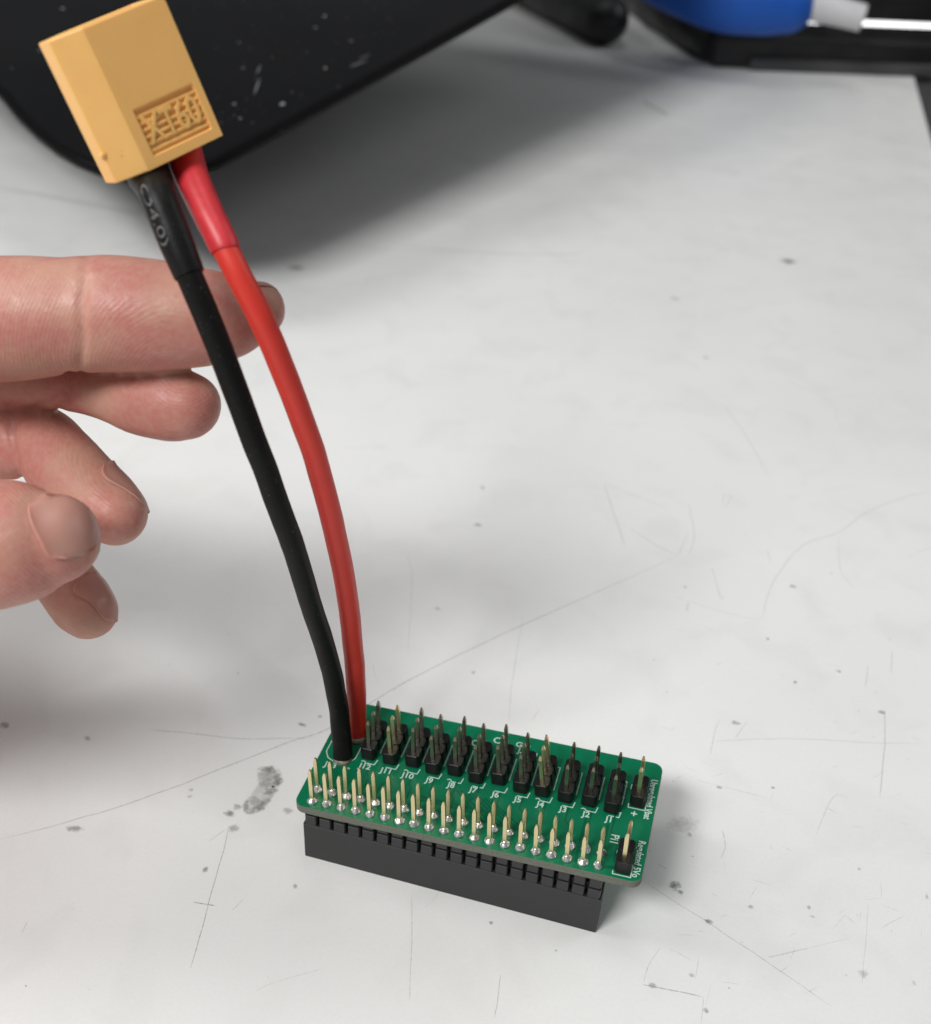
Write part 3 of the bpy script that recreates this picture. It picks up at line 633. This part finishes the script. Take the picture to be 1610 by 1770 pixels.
def nail(c, inward, along, wdt, lng, over=1.0):
    """curved plate cast onto the finger from outside: c start point, inward = direction to the finger"""
    inward = inward.normalized(); along = (along - inward*along.dot(inward)).normalized(); side = inward.cross(along)
    NU, NV = 18, 14; outer = {}; vs = []; fs = []; last = None
    grid = []
    for j in range(NV + 1):
        v = j / NV * 2 - 1; row = []
        for i in range(NU + 1):
            u = i / NU * 2 - 1
            # squircle outline, rounder at the cuticle end
            e = 2.4 if v > 0 else 3.2
            wlim = (1 - abs(v) ** (2.3 if v < 0 else 3.5)) ** .5 if abs(v) < 1 else 0.05
            wlim = max(wlim, .12); p0 = c + side * u * wlim * wdt/2 + along * v * lng/2
            hit = bvh.ray_cast(p0 - inward * 8, inward, 22)
            if hit[0] is None: q = None
            else: q = hit[0]
            row.append((q, u, v, p0))
        grid.append(row)
    depths = [(g[0] - c).dot(inward) for r in grid for g in r if g[0] is not None]
    if not depths: return None
    dmin = min(depths); dd = []
    # own cylinder-like curvature so that the plate bridges the soft end of the finger
    for r in grid:
        for q, u, v, p0 in r:
            dq = (q - c).dot(inward) if q is not None else 99
            own = dmin + .1 + (u*u) * wdt * .20 + max(0, v) ** 2 * .5
            d = min(dq - .06, own + 4.0)
            dd.append((d, u, p0))
    W_ = NU + 1
    D_ = [x[0] for x in dd]
    for it in range(6):
        E_ = D_[:]
        for j in range(NV + 1):
            for i in range(W_):
                nb_ = [D_[jj*W_ + ii] for jj, ii in ((j-1, i), (j+1, i), (j, i-1), (j, i+1)) if 0 <= jj <= NV and 0 <= ii <= NU]
                E_[j*W_ + i] = .5 * D_[j*W_ + i] + .5 * sum(nb_) / len(nb_)
        D_ = [min(a_, b_[0] + .08) for a_, b_ in zip(E_, dd)]
    for d, (d0, u, p0) in zip(D_, dd): vs.append(p0 + inward * (d - .05 * (1 - u*u) - (p0 - c).dot(inward)))
    for j in range(NV):
        for i in range(NU): a = j*(NU+1)+i; fs.append((a, a+1, a+NU+2, a+NU+1))
    o = link('nail', mesh_raw('nail', vs, fs, True), hand, [M_nail, M_naile])
    for k, p in enumerate(o.data.polygons):
        if k // NU >= NV: p.material_index = 1
    sd = o.modifiers.new('t', 'SOLIDIFY'); sd.thickness = .16 * S; sd.offset = 0
    return o
def cam_dir(x, y, z): return (CR.transposed() @ Vector((x, y, z))).normalized()
nail(at(156, 886, 153), cam_dir(-.90, .42, .02), cam_dir(.40, .90, .10), 7.6, 9.2)           # thumb
nail(at(440, 488, 166), cam_dir(-.10, .80, -.55), cam_dir(1, .15, 0), 9.0, 9.0)                 # index, far side
nail(at(224, 842, 176), cam_dir(-.88, .40, -.25), cam_dir(.50, .84, -.1), 8.5, 9.5)             # ring
nail(at(186, 1030, 183), cam_dir(-.92, .30, -.10), cam_dir(.42, .90, 0), 7.5, 8.5)              # little finger
# palm side only of the middle finger is in view

# ================================================================== BACKGROUND
# raised glossy black screen with a rounded corner
p0 = Vector((-108, 205, 50)); pn = Vector((0.02, -.15, 1)).normalized()
contour = [(-330,-90),(-180,30),(-90,95),(-40,130),(0,165),(28,200),(60,231),(95,258),(130,278),(170,294),(215,304),(260,306),(310,300),(350,290),(380,280),(420,259),(500,215),(600,160),(740,83),(890,0),(1000,-60)]
cp = [on_plane(x, y, p0, pn) for x, y in contour]
far = cp[-1] + (cp[-1] - cp[-2]).normalized() * 120; fl = cp[0] + Vector((-60, 140, 0)); fl = fl + Vector((0, 0, 1)) * ((p0 - fl).dot(pn) / pn.z)
poly = cp + [far, Vector((far.x - 330, far.y + 60, far.z)), fl]
poly = [q + Vector((0, 0, 1)) * ((p0 - q).dot(pn) / pn.z) for q in poly]
cen = sum(poly, Vector()) / len(poly)
mon = empty('tilted_screen', (cen.x, cen.y, 0)); tag(mon, 'glossy black screen panel with rounded corner and dust, raised over the table behind the connector', 'screen')
def offs(P, d):
    out = []; n = len(P)
    for i in range(n):
        a = (P[i] - P[i-1]).normalized(); b = (P[(i+1) % n] - P[i]).normalized(); t = (a+b).normalized(); nrm_ = pn.cross(t); 
        if nrm_.dot(cen - P[i]) < 0: nrm_ = -nrm_
        out.append(P[i] + nrm_ * d)
    return out
n = len(poly); rim_in = offs(poly, 2.2)
vs = [q for q in poly] + [q - pn*2.0 for q in poly] + [q + pn*.8 for q in offs(poly, .8)] + [q + pn*.8 for q in offs(poly, 2.4)] + [q for q in offs(poly, 3.0)]
fs = []
for i in range(n):
    j = (i+1) % n
    fs += [(i, j, n+j, n+i), (2*n+i, 2*n+j, j, i), (3*n+i, 3*n+j, 2*n+j, 2*n+i), (4*n+i, 4*n+j, 3*n+j, 3*n+i)]
fs.append(tuple(range(n, 2*n)))
o = link('bezel', mesh_raw('bezel', [q - cen.xy.to_3d() for q in vs], fs, True), mon, [M_rim])
inner = offs(poly, 2.9)
o = link('screen_face', mesh_raw('screen_face', [q - cen.xy.to_3d() + pn*.05 for q in inner] + [q - cen.xy.to_3d() - pn*1.6 for q in inner], [tuple(range(n))] + [tuple(range(2*n-1, n-1, -1))] + [(i, (i+1) % n, n+(i+1) % n, n+i) for i in range(n)]), mon, [M_glossblk])
q = Vector((-215, 470, 0)) - cen.xy.to_3d()
bm = bmesh.new(); box(bm, q.x-22, q.x+22, q.y-12, q.y+12, 5, 84); box(bm, q.x-45, q.x+45, q.y-30, q.y+40, 0.1, 6); link('stand', mesh_bm('stand', bm), mon, [M_mattblk])
# dust flecks and streaks on the panel
dv, df = [], []
def fleck(px, py, rx, ry, ang):
    c = on_plane(px, py, p0, pn) + pn*.12; a1 = pn.cross(Vector((0, 1, 0))).normalized(); a2 = pn.cross(a1); b0 = len(dv)
    for k in range(10):
        a = 2*math.pi*k/10; x = rx*math.cos(a)*random.uniform(.7, 1.1); y = ry*math.sin(a)*random.uniform(.7, 1.1)
        q = c + a1*(x*math.cos(ang) - y*math.sin(ang)) + a2*(x*math.sin(ang) + y*math.cos(ang)); dv.append(q - cen.xy.to_3d())
    df.append(tuple(range(b0, b0+10)))
for px, py, rx, ry, an in ((488,180,1.2,1.5,0),(561,28,.7,1,0),(562,118,.6,1.1,.5),(545,48,1,.5,0),(607,71,.9,.5,0),(413,74,.5,.5,0),(420,118,.5,.5,0),(444,150,.25,8,.25),(447,120,.2,5,.2),(620,110,.3,5,-.5),(630,98,.2,4,-.5),
                           (415,205,.5,.7,0),(405,180,.6,.8,0),(108,15,.9,.9,0),(68,88,.7,.6,0),(470,100,.4,.3,0),(585,150,.4,.3,0),(530,90,.3,.3,0),(505,160,.4,.3,0),(20,118,.3,.4,0),(600,30,.3,.3,0)): fleck(px, py, rx*.8, ry*.8, an)
for i in range(110):
    fleck(random.uniform(330, 760), random.uniform(0, 230), random.choice((.1, .14, .2)), random.choice((.1, .14, .2)), 0)
df = [f for f in df]
ks = link('dust', mesh_raw('dust', dv, df), mon, [M_dust]); ks['kind'] = 'stuff'

# black rounded grip lying behind
def capsule(pts, name, parent, mtl, seg=28, n=6):
    P = spline(pts, n)
    def cap(p, q):
        v = (Vector(p[:3]) - Vector(q[:3])).normalized(); return [(*(Vector(p[:3]) + v*p[3]*math.sin(k/7*math.pi/2)), p[3]*math.cos(k/7*math.pi/2)) for k in range(1, 7)]
    P = cap(P[0], P[1])[::-1] + P + cap(P[-1], P[-2])
    vs, fs, _ = tube(P, seg); return link(name, mesh_raw(name, vs, fs, True), parent, [mtl])
def pt(px, py, z, r):
    q = on_table(px, py, z); return (q.x, q.y, q.z, r)
grip = capsule([pt(840,-75,16,15.5), pt(930,-28,15,15), pt(1000,8,14,13.8), pt(1046,33,13.2,13)], 'black_grip', None, M_mattblk)
tag(grip, 'blurred black rounded plastic handle lying at the back of the table', 'handle')
# black bar across the back
b0 = on_table(1228, 118); b1 = on_table(1640, 134); bd = (b1 - b0).normalized(); bn = Vector((-bd.y, bd.x, 0))
bar = empty('black_rail', (b0.x, b0.y, 0)); tag(bar, 'matt black rail lying across the far edge of the table at right', 'rail')
MR = Matrix.Identity(4)
for i in range(3): MR[i][0] = bd[i]; MR[i][1] = bn[i]
bm = bmesh.new(); box(bm, 0, 135, 0, 34, .3, 17.3)
o = bevel(link('rail_body', mesh_bm('rail', bm), bar, [M_mattblk]), 3.0, 4); o.matrix_local = MR
bm = bmesh.new(); box(bm, 20, 133, -2.5, -.2, .2, 6.5); o = bevel(link('rail_lip', mesh_bm('lip', bm), bar, [M_trim]), 1, 2); o.matrix_local = MR
# dark cloth pouch under the bottle
pouch = capsule([pt(1105,-20,10,16), pt(1160,12,11,17), pt(1205,40,11,17), pt(1250,72,10,14)], 'black_pouch', None, M_mattblk)
tag(pouch, 'soft black pouch lying left of the black rail under the blue bottle', 'pouch')
for v in pouch.data.vertices:
    p = v.co / S; v.co = Vector((p.x, p.y, max(.2, p.z*(1.0)) + 1.5*noise.noise(p*.06))) * S
# blue bottle with white nozzle
bot_ = empty('blue_bottle', on_table(1270, 60)); tag(bot_, 'blue squeeze bottle with white tubular nozzle lying over the black rail', 'bottle')
bo = bot_.location / S
def atl(px, py, d, r):
    q = at(px, py, d) - bo; return (q.x, q.y, q.z, r)
capsule([atl(1100,-60,600,13), atl(1170,-32,595,15), atl(1250,-6,590,16.5), atl(1320,4,586,15.5), atl(1362,8,584,13.5)], 'bottle_body', bot_, M_blue)
P = spline([atl(1395,8,583,7.4), atl(1440,18,582,6.9), atl(1492,31,581,6.5)], 8)
vs, fs, fr = tube(P, 28, cap=False); nb = len(vs)
for k in range(28): vs.append(fr[-1][0] + (Vector(vs[nb-28+k]) - fr[-1][0]) * .55)
for k in range(28): vs.append(fr[-1][0] - fr[-1][1]*9 + (Vector(vs[nb-28+k]) - fr[-1][0]) * .55)
for k in range(28):
    j = (k+1) % 28; fs += [(nb-28+k, nb-28+j, nb+j, nb+k), (nb+k, nb+j, nb+28+j, nb+28+k)]
fs.append(tuple(range(nb+28, nb+56)))
link('nozzle', mesh_raw('nozzle', vs, fs, True), bot_, [M_white])
# bright lit panel behind the rail, dark wall, floor
q0 = b0 + bn*75 + bd*30; lp = empty('light_panel', (q0.x, q0.y, 0)); tag(lp, 'bright white lit strip showing between the black rail and the dark wall', 'light panel')
za, zb = on_plane(1520, 52, q0, bn).z, on_plane(1520, 36, q0, bn).z; za = max(za - 1.5, .3)
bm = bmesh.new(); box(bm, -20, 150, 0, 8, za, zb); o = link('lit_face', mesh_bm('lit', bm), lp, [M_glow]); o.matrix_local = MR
bm = bmesh.new(); box(bm, -20, 150, -1, 10, zb + .1, 90); o = link('hood', mesh_bm('hood', bm), lp, [M_mattblk]); o.matrix_local = MR
bm = bmesh.new(); box(bm, -1500, 1500, -1500, 2500, -740, -722); tag(link('floor', mesh_bm('floor', bm), None, [M_floor]), kind='structure')
bm = bmesh.new(); box(bm, -1500, 1500, 1900, 1920, -720, 600); tag(link('wall', mesh_bm('wall', bm), None, [M_wall]), kind='structure')
